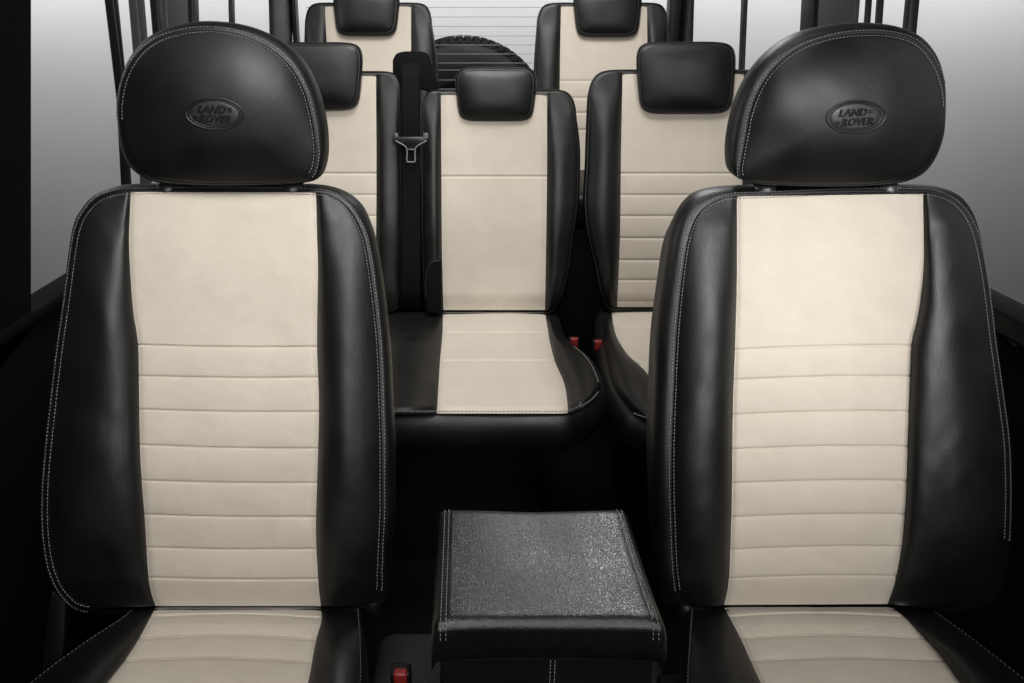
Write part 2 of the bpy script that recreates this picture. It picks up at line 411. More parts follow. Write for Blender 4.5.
# ------------------------------------------------------------------ the setting
fl = MB().box((-.9, -.6, -.06), (1.1, 2.95, 0)).build('floor', MAT); fl['kind'] = 'structure'
cyc = []
for (y, z) in [(-3, -.75), (4.0, -.75)] + [(4.0 + 2.6 * math.sin(a), -.75 + 2.6 * (1 - math.cos(a))) for a in [i * math.pi / 32 for i in range(1, 17)]] + [(6.6, 6)]:
    cyc.append([(x, y, z) for x in (-14, -7, 0, 7, 14)])
b_ = MB().grid(cyc).build('backdrop', BACKDROP); b_['kind'] = 'structure'

XL, XR, YR = -.708, .892, 2.9
cab = thing('car_cabin', (.092, 1.2, 0), 'black car interior shell with window pillars and door panels around the seats', 'car interior')
def onside(X, px, py): d = ray(px, py); return EYE + d * (X / d.x)
def pillar(X, pts, mt=PAINT, th=.02, name='pillar', bev=.003, inset=0):
    sgn = -1 if X < 0 else 1; th = min(th, .02)
    n = len(pts)
    def adj(i, px, py):                      # the outer half of the outline steps in by the pillar's own thickness
        ys = [q[1] for q in pts]; same = sorted(pts, key=lambda q: abs(q[1] - py))[:2]
        mid = sum(q[0] for q in same) / 2
        return px - sgn * th * F / onside(X, px, py).y if (px - mid) * sgn > 0 else px
    poly = [onside(X, adj(i, *p), p[1]) + Vector((-sgn * inset, 0, 0)) for i, p in enumerate(pts)]
    return MB().prism(poly, (sgn * th, 0, 0), bev).build(name, mt, cab)
# left side: door panel, pillars
MB().box((XL - .06, -.5, 0), (XL, YR, .795), .01).build('side_panel', MATTE, cab)
MB().box((XR, -.5, 0), (XR + .06, YR, .795), .01).build('side_panel', MATTE, cab)
MB().box((XR - .018, .3, .765), (XR + .05, YR, .803), .006).build('window_sill', PLASTIC, cab)
MB().box((XL - .05, .3, .785), (XL + .012, YR, .803), .006).build('window_sill', MATTE, cab)
MB().tube([onside(XR - .01, x, y) for x, y in ((1003, 334), (1010, 338), (1016, 346))], .0035, 8).build('door_catch', TRIM, cab)
MB().prism([onside(XL, *p) for p in ((-160, -40), (31, -40), (31, 330), (-160, 560))], (-.004, 0, 0), 0).build('pillar', MATTE, cab)
pillar(XL, [(101.5, -20), (117, -20), (128, 98), (131, 210), (124, 210), (116, 98)], PAINT)
pillar(XL, [(126, -20), (143.5, -20), (152, 90), (152, 210), (140, 210), (136, 90)], TRIM)
pillar(XL, [(147.5, -20), (160, -20), (172, 130), (160, 130)], PAINT)
pillar(XL, [(158, -20), (187, -20), (196, 180), (168, 180)], TRIM)
pillar(XL, [(185, -20), (198.5, -20), (204, 180), (192, 180)], PAINT)
pillar(XL, [(227.5, -20), (234.5, -20), (240, 210), (233, 210)], PAINT, .01)
pillar(XL, [(268, -20), (292, -20), (294, 160), (272, 160)], PAINT)
pillar(XR, [(695, -20), (668, -20), (664, 160), (690, 160)], PAINT)
pillar(XR, [(749, -20), (741.5, -20), (736, 120), (743, 120)], PAINT, .01)
pillar(XR, [(822, -20), (802, -20), (795, 110), (815, 110)], PAINT)
pillar(XR, [(862, -20), (820, -20), (812, 110), (852, 110)], TRIM, .015)
pillar(XR, [(874, -20), (866, -20), (857, 110), (865, 110)], PAINT, .01)
pillar(XR, [(886, -20), (877, -20), (868, 110), (877, 110)], PLASTIC, .01)
pillar(XR, [(922, -20), (906, -20), (895, 100), (911, 100)], PAINT)
for X in (XL - .02, XR + .02):
    MB().box((X - .002, .98, .79), (X + .002, YR - .05, 1.75)).build('side_window', GLASS, cab)
# rear door
door = MB()
door.box((XL, YR, 0), (XR, YR + .06, .86), .01)
xl, xr = (EYE + ray(297, 40) * (YR / ray(297, 40).y)).x, (EYE + ray(668, 40) * (YR / ray(668, 40).y)).x
door.box((XL, YR, .861), (xl, YR + .06, 1.75), .006); door.box((xr, YR, .861), (XR, YR + .06, 1.75), .006)
dr = door.build('rear_door', PAINT, cab)
MB().box((xl + .001, YR + .03, .862), (xr - .001, YR + .034, 1.75)).build('rear_window', GLASS, dr)
HL = mat('heating_wire', (.30, .30, .30), .5)
for i, y in enumerate([-16, -8, -1, 7.5, 17, 26.5, 36, 45, 54, 63, 70, 80, 89, 98]):
    z = (EYE + ray(460, y) * ((YR + .028) / ray(460, y).y)).z
    MB().tube([(xl + .04, YR + .027, z), (xr - .04, YR + .027, z)], .0011, 6).build('heating_wire', HL, dr)
# tunnel with carpet between the seats
MB().box((-.15, .25, .0), (.33, .98, .24), .03).build('carpeted_tunnel', CARPET, cab)

# ------------------------------------------------------------------ spare wheel
tc = EYE + ray(463, 122) * (3.2 / ray(463, 122).y)
sw = thing('spare_wheel', (tc.x, tc.y, tc.z), 'black spare tyre with knobbly tread outside the rear window', 'spare wheel')
ty = MB(); prof = [(.19, -.09), (.25, -.115), (.33, -.12), (.372, -.105), (.382, -.08), (.386, 0), (.382, .08), (.372, .105), (.33, .12), (.25, .115), (.19, .09)]
N = 96; rows = []
for k in range(N):
    a = 2 * math.pi * k / N; rows.append([tc + Vector((r * math.cos(a), d, r * math.sin(a))) for r, d in prof])
rows.append(rows[0]); ty.grid(rows)
for k in range(64):
    a = 2 * math.pi * k / 64
    for (d0, d1, off) in ((-.115, -.05, 0), (-.045, .03, .5), (.04, .115, 0)):
        a0 = a + off * .05; a1 = a0 + .062; r0, r1 = .365, .396 if d0 > -.1 else .392
        vs = [tc + Vector((r * math.cos(b), d, r * math.sin(b))) for r in (r0, r1) for b in (a0, a1) for d in (d0, d1)]
        ty.add(vs, [(0, 1, 3, 2), (4, 5, 7, 6), (0, 1, 5, 4), (2, 3, 7, 6), (0, 2, 6, 4), (1, 3, 7, 5)], False)
ty.build('tyre', RUBBER, sw)
rm = MB(); rows = []
for k in range(49):
    a = 2 * math.pi * k / 48; rows.append([tc + Vector((r * math.cos(a), d, r * math.sin(a))) for r, d in [(.20, -.10), (.195, -.085), (.17, -.03), (.13, .0), (.06, -.02), (.001, -.02)]])
rm.grid(rows); rm.build('rim', TRIM, sw)

# ------------------------------------------------------------------ front seats
FB = back_plane(.79, 606, 1.0, 190)
FH = back_plane(.975, 186, 1.0, 30)
FC = flat_plane((FB.hit(PX, 606)).z, R(-3), .79)
def fbase(x, y):
    return .014 * math.exp(-((y - 470) / 95) ** 2) - .012 * ss(575, 612, y) + .004 * math.exp(-((y - 255) / 60) ** 2)
def front_seat(org, label, A, mirror):
    t = thing('front_seat', org, label, 'car seat', 'front seats')
    bk, trees = seat_back(t, FB, A['ins'], A['left'], A['right'], A['top'], A['bot'], A['seams'], (.028, 200, 340, 530), fbase,
                          depth=.11, R2=-.045, seed=A['seed'], sag=A['sag'], cut=A['cut'])
    hd, tree = pad(t, FH, A['head'], .034, -.045, .07, 'headrest', seed=A['seed'], seam_arc=A['arc'])
    emblem(hd, tree, *A['emb'])
    for x in A['posts']:
        p0, p1 = FB.hit(x, 200, -.045), FH.hit(x, 172, -.03)
        MB().tube([p0, p1], .006, 14).build('post', CHROME, hd)
        q = FB.hit(x, 187.0, -.013)
        MB().tube([q + Vector((0, 0, -.02)), q + Vector((0, 0, .004)), q + Vector((0, 0, .0065))], [.017, .017, .012], 20).build('post_collar', COLLAR, bk)
    # seat cushion
    c = A['cush']; fL, fR = fn(c['L']), fn(c['R'])
    y0, y1 = 607, 880
    cb = lambda x, y: -.016 * (1 - ss(604, 626, y))
    ip = insert_patch(FC, fL, fR, (y0, y0), (y1, y1), [(a, a + c['d'], .8) for a in (617, 638.5, 661, 690, 730, 785)], cb, seed=A['seed'] + 4, sag=-3.5, puff=.003, groove=.004, step=.8, edge=-.003, gw=1.0)
    ys = [y0 + (y1 - y0) * (k / 60) for k in range(61)]
    oL, oR = fn(c['oL']), fn(c['oR'])
    def rel(s, i, x, y):
        b = math.sin(math.pi * s ** .8) ** .7 if 0 < s < 1 else 0
        return cb(x, y) + .022 * b * ss(600, 660, y) - .003 * math.exp(-(s / .04) ** 2) + nz((x * .02, y * .02, A['seed']), 1, .002) * b
    lb = ruled_patch(FC, [(fL(y), y) for y in ys], [(oL(y), y) for y in ys], rel, 24)
    rb = ruled_patch(FC, [(fR(y), y) for y in ys], [(oR(y), y) for y in ys], rel, 24)
    # skirt
    per = [(oL(y), y) for y in ys] + [(oL(y1) + (oR(y1) - oL(y1)) * k / 20, y1) for k in range(1, 20)] + [(oR(y), y) for y in ys[::-1]] + [(oR(y0) + (oL(y0) - oR(y0)) * k / 20, y0) for k in range(1, 20)]
    P = [FC.hit(x, y, cb(x, y)) for x, y in per]; cc = sum(P, Vector()) / len(P)
    rows = []
    for dz, sc in ((0, 1), (-.006, 1.012), (-.02, 1.025), (-.05, 1.03), (-.1, 1.01), (-.13, .97), (-.13, .1)):
        rows.append([Vector((cc.x + (p.x - cc.x) * sc, cc.y + (p.y - cc.y) * sc, p.z + dz)) for p in P])
    sk = MB().grid(rows, True); cu = sk.build('cushion', LEATHER, t)
    ip.build('insert', BEIGE, cu); lb.build('bolster', LEATHER, cu); rb.build('bolster', LEATHER, cu)
    tt = [lb.bvh(), rb.bvh(), sk.bvh()]; st = MB()
    for o_f, sg in ((oL, 1), (oR, -1)):
        MB().stitches(*project(tt, [(o_f(y) + 2.5 * sg, y) for y in ys])).build('stitching', DARKTHREAD, cu)
    MB().box((cc.x - .2, cc.y - .2, .0), (cc.x + .2, cc.y + .2, P[0].z - .12), .01).build('seat_base', PLASTIC, t)
    sx = A['br']
    br = [FB.hit(x, y, -.05) for x, y in sx]
    if A['seed'] == 1: MB().prism(br, (0, .012, 0), .002).build('recliner_bracket', PLASTIC, t)
    kx, ky = A['knob']; q = FB.hit(kx, ky, -.03)
    MB().tube([q, q + Vector((.018 * (1 if kx < 500 else -1), 0, 0))], .02, 20).build('recliner_knob', PLASTIC, t)
    return t

SA = dict(seed=1, sag=1.2, cut=(999, 592),
  ins=dict(L=[(193, 131), (235, 129), (270, 130), (309, 133), (344, 138), (387, 139), (446, 140), (485, 142), (522, 145), (572, 148), (592, 151), (607, 156)],
           R=[(194, 316), (235, 317), (267, 318), (344, 317), (406, 319), (485, 317), (533, 316), (584, 318.5), (607, 321)], y=(192, 192.6, 606, 606)),
  seams=[(345, 347, 1.3), (376, 377.5, 1), (409.5, 412, 1), (445, 448.5, 1), (480.5, 483, 1), (514.5, 517, 1), (547.5, 549, 1), (577.5, 579, 1)],
  left=[(131, 191.5, 131, 184), (114, 193.5, 111, 188), (99, 199, 93, 196), (87, 211, 82, 208), (79, 226, 74, 223), (74, 250, 69, 248), (67.5, 300, 62.5, 300), (61, 345, 56, 345), (55.5, 390, 50, 390), (50.5, 436, 45, 436), (46.5, 480, 41.5, 480), (45.5, 514, 40.5, 514), (47.5, 545, 42.5, 548), (53, 572, 47.5, 576), (66, 596, 58, 596), (90, 609, 88, 613)],
  top=[(180, 190.5, 180, 183), (225, 190.5, 225, 183), (270, 191, 270, 183.5)],
  right=[(316, 192, 317, 184), (333, 196, 343, 190), (347, 206, 361, 203), (358, 222, 371, 222), (366, 244, 378, 246), (373, 289, 385, 290), (379, 348, 391, 348), (381, 406, 394, 406), (382, 446, 396, 446), (382, 485, 396, 485), (382, 514, 395.5, 514), (380.5, 545, 393, 548), (379.5, 572, 391, 575), (377, 594, 386, 599), (358, 607, 364, 613)],
  bot=[(300, 609, 300, 616), (228, 609, 228, 616), (160, 609, 160, 616)],
  head=[(120.5, 121, 117.5, 121), (121, 98, 117.5, 97), (127, 75, 123, 72), (139, 55, 135, 50), (158, 40, 155, 33), (186, 31.5, 188, 22.5), (216, 30, 222, 21.5), (246, 36, 254, 27.5), (272, 49, 283, 41), (292, 68, 304, 60), (305, 92, 318, 86), (312, 118, 326, 114), (315.5, 140, 329, 138), (316, 158, 328, 160), (311, 174, 321, 176), (297, 181, 303, 183), (250, 183.5, 250, 186), (200, 183, 200, 186), (160, 179, 157, 182.5), (139, 169.5, 134, 171), (126, 150, 122, 151)],
  arc=(0, 14.2), emb=(214.5, 114, 29, 15.5, R(-3)), posts=(169, 293),
  cush=dict(L=[(607, 156), (620, 149), (635, 141), (654, 129), (683, 107), (780, 30), (880, -60)], R=[(607, 321), (620, 321.5), (640, 316), (683, 308), (780, 284), (880, 258)],
            oL=[(607, 134), (620, 118), (645, 80), (682, 31), (780, -80), (880, -190)], oR=[(607, 360), (640, 362), (683, 362), (780, 356), (880, 350)], d=1.5),
  br=[(51, 592), (66, 600), (64, 640), (58, 690), (40, 690), (46, 630)], knob=(368, 600))
SBd = dict(seed=12, sag=-1.5, cut=(592, 545),
  ins=dict(L=[(199, 737), (267, 737), (300, 736.5), (348, 735), (406, 733), (485, 732), (514, 731.5), (572, 729.5), (590, 727.5), (606, 724)],
           R=[(194, 923), (250, 924), (273, 923.5), (300, 921), (320, 917.5), (344, 912), (375, 910.5), (406, 909), (485, 906.5), (515, 905), (545, 902), (584, 894.5), (603, 888)], y=(196.5, 193.8, 605, 604)),
  seams=[(350, 345.5, 1.3), (380, 376.5, 1), (415, 411.5, 1), (449.5, 446.5, 1), (483.5, 481, 1), (517.5, 514.5, 1), (550, 546.5, 1), (578.5, 576, 1)],
  left=[(737, 196, 737, 185), (722, 198, 712, 187), (706, 206, 692, 193), (695, 219, 678, 208), (688, 238, 669, 230), (683, 268, 663, 266), (677, 328, 655, 328), (674, 387, 652, 387), (672, 446, 650.5, 446), (672, 492, 651, 492), (673, 520, 652, 520), (674, 550, 654, 551), (676, 577, 658, 579), (681, 598, 666, 603), (700, 608, 696, 614)],
  top=[(780, 194.5, 780, 184), (830, 192.5, 830, 183.5), (880, 191.5, 880, 184)],
  right=[(923, 192, 920, 184.5), (940, 195, 943, 188), (954, 202, 960, 196), (966, 215, 972, 211), (974, 232, 979, 230), (980, 255, 984, 254), (986, 290, 990, 290), (992, 340, 996, 340), (999, 390, 1003, 390), (1005, 435, 1009, 435), (1007, 470, 1011, 470), (1007, 515, 1011, 515), (1005, 550, 1009, 552), (1000, 579, 1004, 583), (985, 601, 987, 607), (940, 609, 940, 615)],
  bot=[(880, 610, 880, 617), (810, 610, 810, 617), (740, 610, 740, 617)],
  head=[(945, 108, 945.8, 108), (942, 84, 944.5, 80), (933, 62, 937, 56), (916, 43, 920, 36), (890, 34.5, 893, 25.5), (860, 33.5, 860, 22.5), (830, 37.5, 826, 25), (802, 47, 792, 34), (779, 63, 766, 51), (762, 85, 747, 73), (751, 112, 733.5, 100), (746, 136, 727, 126), (742, 156, 724.5, 148), (740, 172, 727, 168), (746, 181, 740, 179), (765, 183.5, 762, 185), (820, 185, 820, 187), (870, 184, 870, 186), (905, 178, 908, 181), (926, 165, 930, 167), (940, 138, 943, 139)],
  arc=(0, 13.6), emb=(856, 117, 29.5, 16, R(3)), posts=(764, 887),
  cush=dict(L=[(607, 724), (620, 731), (639, 741), (666, 753), (683, 761), (780, 800), (880, 838)], R=[(606, 890), (614, 901), (623, 910), (651, 937), (683, 960), (780, 1038), (880, 1115)],
            oL=[(607, 690), (640, 688), (683, 686), (780, 690), (880, 700)], oR=[(607, 930), (640, 975), (683, 1030), (780, 1150), (880, 1260)], d=0),
  br=[(1000, 592), (988, 600), (990, 640), (996, 690), (1014, 690), (1006, 630)], knob=(690, 606))
front_seat((-.33, .75, 0), 'front seat left of the armrest box, black leather and beige fabric, faint headrest emblem', SA, 1)
front_seat((.52, .75, 0), 'front seat right of the armrest box, brightly lit with clear oval emblem', SBd, -1)

# ------------------------------------------------------------------ second row
B2 = back_plane(1.75, 310, 1.9, 90)
H2 = back_plane(1.865, 118, 1.885, 42)
C2 = flat_plane(B2.hit(PX, 312).z, 0, 1.75)
def b2(x, y): return .016 * math.exp(-((y - 220) / 50) ** 2) - .012 * ss(292, 312, y)
def outline(cx, x0, x1, yt, yb, inner=4, rt=20, rb=12, dx0=0, dx1=0):
    """pairs of (seam, silhouette) for a backrest: returns left, top, right, bottom"""
def small_back(t, B, insL, insR, yT, yB, seams, xl, xr, top, shoulder=22, bolx=3, seed=0, base=b2, amp=.026, depth=.08, double=0, stitch=False, lc=0, rc=0, m=6):
    # xl, xr: functions of y giving the silhouette
    fl_, fr_ = fn(xl), fn(xr); iL, iR = fn(insL), fn(insR)
    sh = shoulder
    def col(f, s, it):
        o0 = f(top + sh * 1.6)
        P = [(it(yT), yT - 1.5, it(yT), top)]
        k0 = it(yT)
        for u, v in ((.45, .03), (.72, .14), (.88, .36), (.97, .68)):
            x = k0 + (o0 - k0) * u; y = top + sh * 1.6 * v
            P.append((x + s * 2.0, y + 2.4, x, y))
        n = 7; ya = top + sh * 1.6
        for k in range(n):
            y = ya + (yB - 8 - ya) * k / (n - 1); P.append((f(y) + s * bolx, y, f(y), y))
        P.append((f(yB) + s * (bolx + 4), yB + 1, f(yB) + s * 3, yB + 4))
        return P
    L = col(fl_, 1, iL); Rr = col(fr_, -1, iR)
    xa, xb = iL(yT), iR(yT)
    tp = [(xa + (xb - xa) * k / 4, yT - 1.5, xa + (xb - xa) * k / 4, top) for k in (1, 2, 3)]
    bt = [(iR(yB) - 4, yB + 3, iR(yB) - 4, yB + 7), ((iL(yB) + iR(yB)) / 2, yB + 3, (iL(yB) + iR(yB)) / 2, yB + 7), (iL(yB) + 4, yB + 3, iL(yB) + 4, yB + 7)]
    return seat_back(t, B, dict(L=insL, R=insR, y=(yT, yT, yB, yB)), L, Rr, tp, bt, seams, (amp, top + 10, top + 70, yB - 30), base,
                     depth=depth, R2=-.035, m=m, double=double, stitch=stitch, seed=seed, gw=1.0, thread=DARKTHREAD, cols=28)
def rrect(x0, x1, y0, y1, n, s, tap=0):
    """rounded block headrest: s = (left, top, right, bottom) inset of the face seam; tap pulls the lower corners in"""
    P = []; cx, cy, a, b = (x0 + x1) / 2, (y0 + y1) / 2, (x1 - x0) / 2, (y1 - y0) / 2
    for k in range(96):
        t = 2 * math.pi * (k + .5) / 96; c, d = math.cos(t), math.sin(t)
        ux = math.copysign(abs(c) ** (2 / n), c); uy = math.copysign(abs(d) ** (2 / n), d)
        fx, fy = (ux + 1) / 2, (uy + 1) / 2
        nar = 1 - tap / a * ss(.2, 1, fy)
        ox = cx + a * ux * nar; oy = cy + b * uy
        ix = x0 + s[0] + (x1 - x0 - s[0] - s[2]) * fx; ix = cx + (s[0] - s[2]) / 2 + (ix - cx - (s[0] - s[2]) / 2) * nar
        P.append((ix, y0 + s[1] + (y1 - y0 - s[1] - s[3]) * fy, ox, oy))
    return P
def small_head(t, H, x0, x1, y0, y1, r=6, s=(3, 3, 4, 4), tap=3, seed=0, h=.017, depth=.06, posts=None):
    o, tree = pad(t, H, rrect(x0, x1, y0, y1, r, s, tap), h, -.028, depth, 'headrest', m=1, stitch=False, pw=3.6, seed=seed)
    for x in (x0 + (x1 - x0) * .3, x0 + (x1 - x0) * .7):
        p = H.hit(x, y1 - 8, -.05); MB().tube([p, p + Vector((0, .0, -.14))], .006, 10).build('post', CHROME, o)
    return o

def block_cushion(t, PL, bounds, mats, yb, yf, fasc, relx, seams, bottom_drop=.10, seedv=0):
    """bounds: list of fns y->x; front edge yf(x); back edge yb"""
    N = 60; patches = []
    first, last = bounds[0], bounds[-1]
    def rel_at(x, y):
        return -.014 * (1 - ss(yb - 1, yb + 12, y)) - .006 * ss(yf(x) - 8, yf(x), y)
    names = []
    for k in range(len(bounds) - 1):
        A, B = bounds[k], bounds[k + 1]; m_ = mats[k]; rows = []
        n = 26
        cs = [.5 - .5 * math.cos(math.pi * j / n) for j in range(n + 1)]
        for i in range(N * 2 + 1):
            v = i / (N * 2); row = []
            for s in cs:
                # x at this v: iterate y = yb + (yf - yb) v
                y = yb + (yf(B(400)) - yb) * v
                for _ in range(3):
                    x = A(y) + (B(y) - A(y)) * s; y = yb + (yf(x) - yb) * v
                x = A(y) + (B(y) - A(y)) * s
                wd = abs(B(y) - A(y)); de = min(s, 1 - s) * wd
                r = rel_at(x, y)
                outer = (k == 0 and s < .5) or (k == len(bounds) - 2 and s > .5)
                r -= (.003 if not outer else .006) * math.exp(-(de / (2.2 if not outer else 6)) ** 2)
                if m_ is BEIGE:
                    for q in seams: r -= .0025 * math.exp(-((y - q) / .9) ** 2)
                    r += .004 * math.sin(math.pi * s)
                else: r += relx * math.sin(math.pi * s) ** .8 * ss(yb, yb + 30, y) if 0 < s < 1 else 0
                r += nz((x * .03 + seedv, y * .03, 2), 1, .002)
                row.append(PL.hit(x, y, r))
            rows.append(row)
        patches.append((MB().grid(rows), m_))
    # perimeter
    per = []
    ys = [i / 40 for i in range(41)]
    def yof(f, v):
        y = yb + (yf(f(400)) - yb) * v
        for _ in range(4): y = yb + (yf(f(y)) - yb) * v
        return y
    for v in ys: y = yof(first, v); per.append((first(y), y))
    ya, yz = yof(first, 1), yof(last, 1); xa, xz = first(ya), last(yz)
    for k in range(1, 120): u = 1 - (1 - k / 120) ** 1.8; x = xa + (xz - xa) * u; per.append((x, yf(x)))
    for v in ys[::-1]: y = yof(last, v); per.append((last(y), y))
    for k in range(1, 20): per.append((last(yb) + (first(yb) - last(yb)) * k / 20, yb))
    P = [PL.hit(x, y, rel_at(x, y) - .0062) for x, y in per]
    n = len(P); nrm = []
    for i in range(n):
        d = P[(i + 1) % n] - P[i - 1]; v = Vector((d.y, -d.x, 0)); 
        if v.length > 0: v.normalize()
        nrm.append(v)
    for _ in range(6): nrm = [(nrm[i - 1] + nrm[i] * 2 + nrm[(i + 1) % n]).normalized() for i in range(n)]
    cc = sum(P, Vector()) / n
    if (P[len(P) // 3] - cc).dot(nrm[len(P) // 3]) < 0: nrm = [-v for v in nrm]
    rows = []
    for o_, dz in fasc: rows.append([p + v * o_ + Vector((0, 0, dz)) for p, v in zip(P, nrm)])
    rows.append([Vector((cc.x + (p.x - cc.x) * .3, cc.y + (p.y - cc.y) * .3, p.z + fasc[-1][1])) for p in P])
    sk = MB().grid(rows, True); cu = sk.build('cushion', LEATHER, t)
    for p, m_ in patches: p.build('insert' if m_ is BEIGE else 'bolster', m_, cu)
    tr = [p.bvh() for p, _ in patches] + [sk.bvh()]
    st = MB(); st.stitches(*project(tr, [(x, yf(x) - 1.6) for x in [xa + (xz - xa) * k / 120 for k in range(1, 120)]], .0008), .0055, .0022, .0010)
    st.build('stitching', THREAD, cu); st = MB()
    st.stitches(*project(tr, [(last(y) - 3, y) for y in [yof(last, .35 + .6 * k / 40) for k in range(41)]], .0008), .0055, .0022, .0010)
    st.build('stitching', THREAD, cu)
    return cu

bench = thing('bench_seat', (-.16, 1.7, 0), 'middle row two-place bench with a wide black cushion and a short beige centre backrest', 'car seat')
ribs2 = [(173.5, 173.5, 1.3), (195, 195, 1), (216, 216, 1), (238, 238, 1), (260, 260, 1), (280, 280, 1), (301, 301, 1)]
small_back(bench, B2, [(78, 254), (150, 254), (310, 256)], [(78, 376), (174, 376.5), (240, 376), (310, 374)], 76, 308, ribs2,
           [(72, 222), (150, 219), (230, 219), (310, 236)], [(72, 401), (140, 402), (220, 402), (300, 400), (310, 399)], 71, 10, 2, seed=21, amp=.012)
small_back(bench, B2, [(96, 441), (176, 441.5), (250, 442), (310, 443.5)], [(96, 547), (176, 547), (250, 546), (310, 545)], 95, 310, [(176.5, 176.5, 1.1)],
           [(88, 421), (200, 420), (262, 421), (310, 424)], [(92, 573), (113, 576), (133, 579.5), (176, 580), (215, 578), (250, 572), (289, 567), (311, 556)], 89, 17, 2.5, seed=24, amp=.02)
small_head(bench, H2, 268, 363, 42, 111, seed=31)
small_head(bench, back_plane(1.865, 122, 1.885, 66), 455, 537, 67, 122, seed=32)
hp = [(427, 313), (426.5, 280), (428.5, 268), (433, 262), (441.5, 262), (441.5, 313)]
MB().prism([B2.hit(x, y, .03) for x, y in hp], (0, .02, 0), .002).build('notch_shade', MATTE, bench)  # matte black block stands in for the dark gap at the bolster's cut-out
MB().tube([B2.hit(x, y, .032) for x, y in spline([(426, 300), (426, 280), (428, 268), (433, 262), (440, 261)], 5)], .0016, 8).build('notch_rim', LEATHER, bench)  # leather rim added to draw the highlighted outline of that gap
def yf_m(x): u = .9 * min(1, max(0, (x - 560) / 41)); return 413.5 - 46 * (1 - math.sqrt(1 - u * u))
bnd = [fn([(312, 222), (420, 190)]), fn([(312, 255), (420, 232)]), fn([(312, 374), (420, 356)]), fn([(312, 443), (333, 442.5), (361, 440), (414, 437)]),
       fn([(312, 545), (328, 547.5), (345, 550.5), (363, 555.5), (383, 564), (400, 567), (414, 568)]), fn([(312, 555), (322, 557), (334, 561), (343, 571), (355, 586), (366, 594), (380, 600), (395, 602), (414, 602)])]
fasc = [(0, 0), (.003, -.0015), (.008, -.006), (.015, -.018), (.019, -.036), (.017, -.058), (.006, -.080), (-.015, -.092), (-.05, -.098)]
block_cushion(bench, C2, bnd, [LEATHER, BEIGE, LEATHER, BEIGE, LEATHER], 312, yf_m, fasc, .021, [333, 361], seedv=3)
MB().box((-.68, 1.40, .0), (.18, 1.72, .38), .01).build('seat_base', PLASTIC, bench)

single = thing('rear_seat', (.5, 1.7, 0), 'single middle row seat with ribbed beige back, partly hidden behind the bright front seat', 'car seat')
small_back(single, B2, [(76, 622.5), (156, 621), (235, 620), (308, 617)], [(76, 744), (200, 742), (308, 740)], 74, 307, [(a, b, c) for a, b, c in ribs2],
           [(76, 590), (109, 586.5), (156, 585), (219, 583), (245, 589), (270, 594.5), (290, 598), (308, 604)], [(72, 782), (200, 785), (308, 770)], 69.5, 22, 3, seed=41, amp=.028)
small_head(single, H2, 636, 736, 41.5, 114.5, seed=33)
def yf_s(x): return 420 - 26 * (max(0, 652 - x) / 46) ** 1.6
bnd = [fn([(308, 602), (330, 603), (342, 604), (350, 605), (376, 610), (392, 616), (410, 630), (425, 640)]), fn([(308, 611), (332, 615), (345, 621), (356, 629), (364, 638), (372, 646), (380, 652), (420, 672)]), fn([(308, 740), (420, 770)]), fn([(308, 775), (420, 830)])]
block_cushion(single, C2, bnd, [LEATHER, BEIGE, LEATHER], 308, yf_s, fasc, .021, [327, 344, 364], seedv=8)
MB().box((.42, 1.40, .0), (.84, 1.72, .38), .01).build('seat_base', PLASTIC, single)

# ------------------------------------------------------------------ third row
B3 = back_plane(2.5, 190, 2.62, 0); H3 = back_plane(2.57, 40, 2.6, -30)
b3 = lambda x, y: .01 * math.exp(-((y - 110) / 40) ** 2)
rl = thing('rear_seat', (-.33, 2.4, 0), 'rearmost seat left of the spare tyre, behind the belt guide', 'car seat', 'rearmost seats')
small_back(rl, B3, [(6, 325), (60, 327), (200, 326)], [(6, 411), (60, 411), (200, 410)], 6.5, 215, [(81, 81, 1), (98, 98, 1), (113, 113, 1), (130, 130, 1)],
           [(3, 305.5), (60, 304), (215, 306)], [(3, 430), (24, 432), (43, 436), (88, 438.5), (150, 438), (215, 436)], 2.5, 15, 2, seed=51, base=b3, amp=.02)
small_head(rl, H3, 333, 400, -14, 36.5, seed=52)
rr = thing('rear_seat', (.54, 2.4, 0), 'rearmost seat right of the spare tyre, above the single seat', 'car seat', 'rearmost seats')
small_back(rr, B3, [(6, 561), (60, 560), (200, 559)], [(6, 647), (60, 647.5), (200, 648)], 6.5, 215, [(81, 81, 1), (98, 98, 1), (113, 113, 1), (130, 130, 1)],
           [(3, 537), (24, 536.5), (62, 534), (150, 533), (215, 535)], [(3, 666), (30, 668.5), (100, 669), (215, 668)], 2.5, 15, 2, seed=54, base=b3, amp=.02)
small_head(rr, H3, 573, 642, -14, 37.5, seed=55)
for t_, x0, x1 in ((rl, -.6, -.1), (rr, .3, .78)):
    MB().box((x0, 2.12, .62), (x1, 2.56, .74), .03).build('cushion', LEATHER, t_)
    MB().box((x0 + .02, 2.15, .0), (x1 - .02, 2.55, .618), .01).build('seat_base', PLASTIC, t_)

# ------------------------------------------------------------------ centre belt, guide and buckles
belt = thing('seat_belt', tuple(B2.hit(410, 300)), 'black seat belt hanging with its tongue between the two bench backrests', 'seat belt')
g0 = B2.hit(393, 60, .0)
gp = [B2.hit(x, y, -.02) for x, y in ((392.5, 84), (392.5, 60), (396, 53.5), (402, 52), (420, 52), (427, 54), (433, 70), (440, 94))]
MB().prism(gp, (0, .07, 0), .006).build('belt_guide', MATTE, belt)
wb = MB(); rows = []
for (y, off) in ((63, .012), (80, .022), (100, .03), (138, .034), (142, .030), (200, .026), (260, .028), (292, .012), (308, -.01)):
    rows.append([B2.hit(x, y, off + .002 * math.cos((x - 410) / 10)) for x in (400.5, 404, 408, 410, 412, 416, 420.5)])
wb.grid(rows); wo = wb.build('webbing', WEB, belt); so = wo.modifiers.new('thickness', 'SOLIDIFY'); so.thickness = .0016
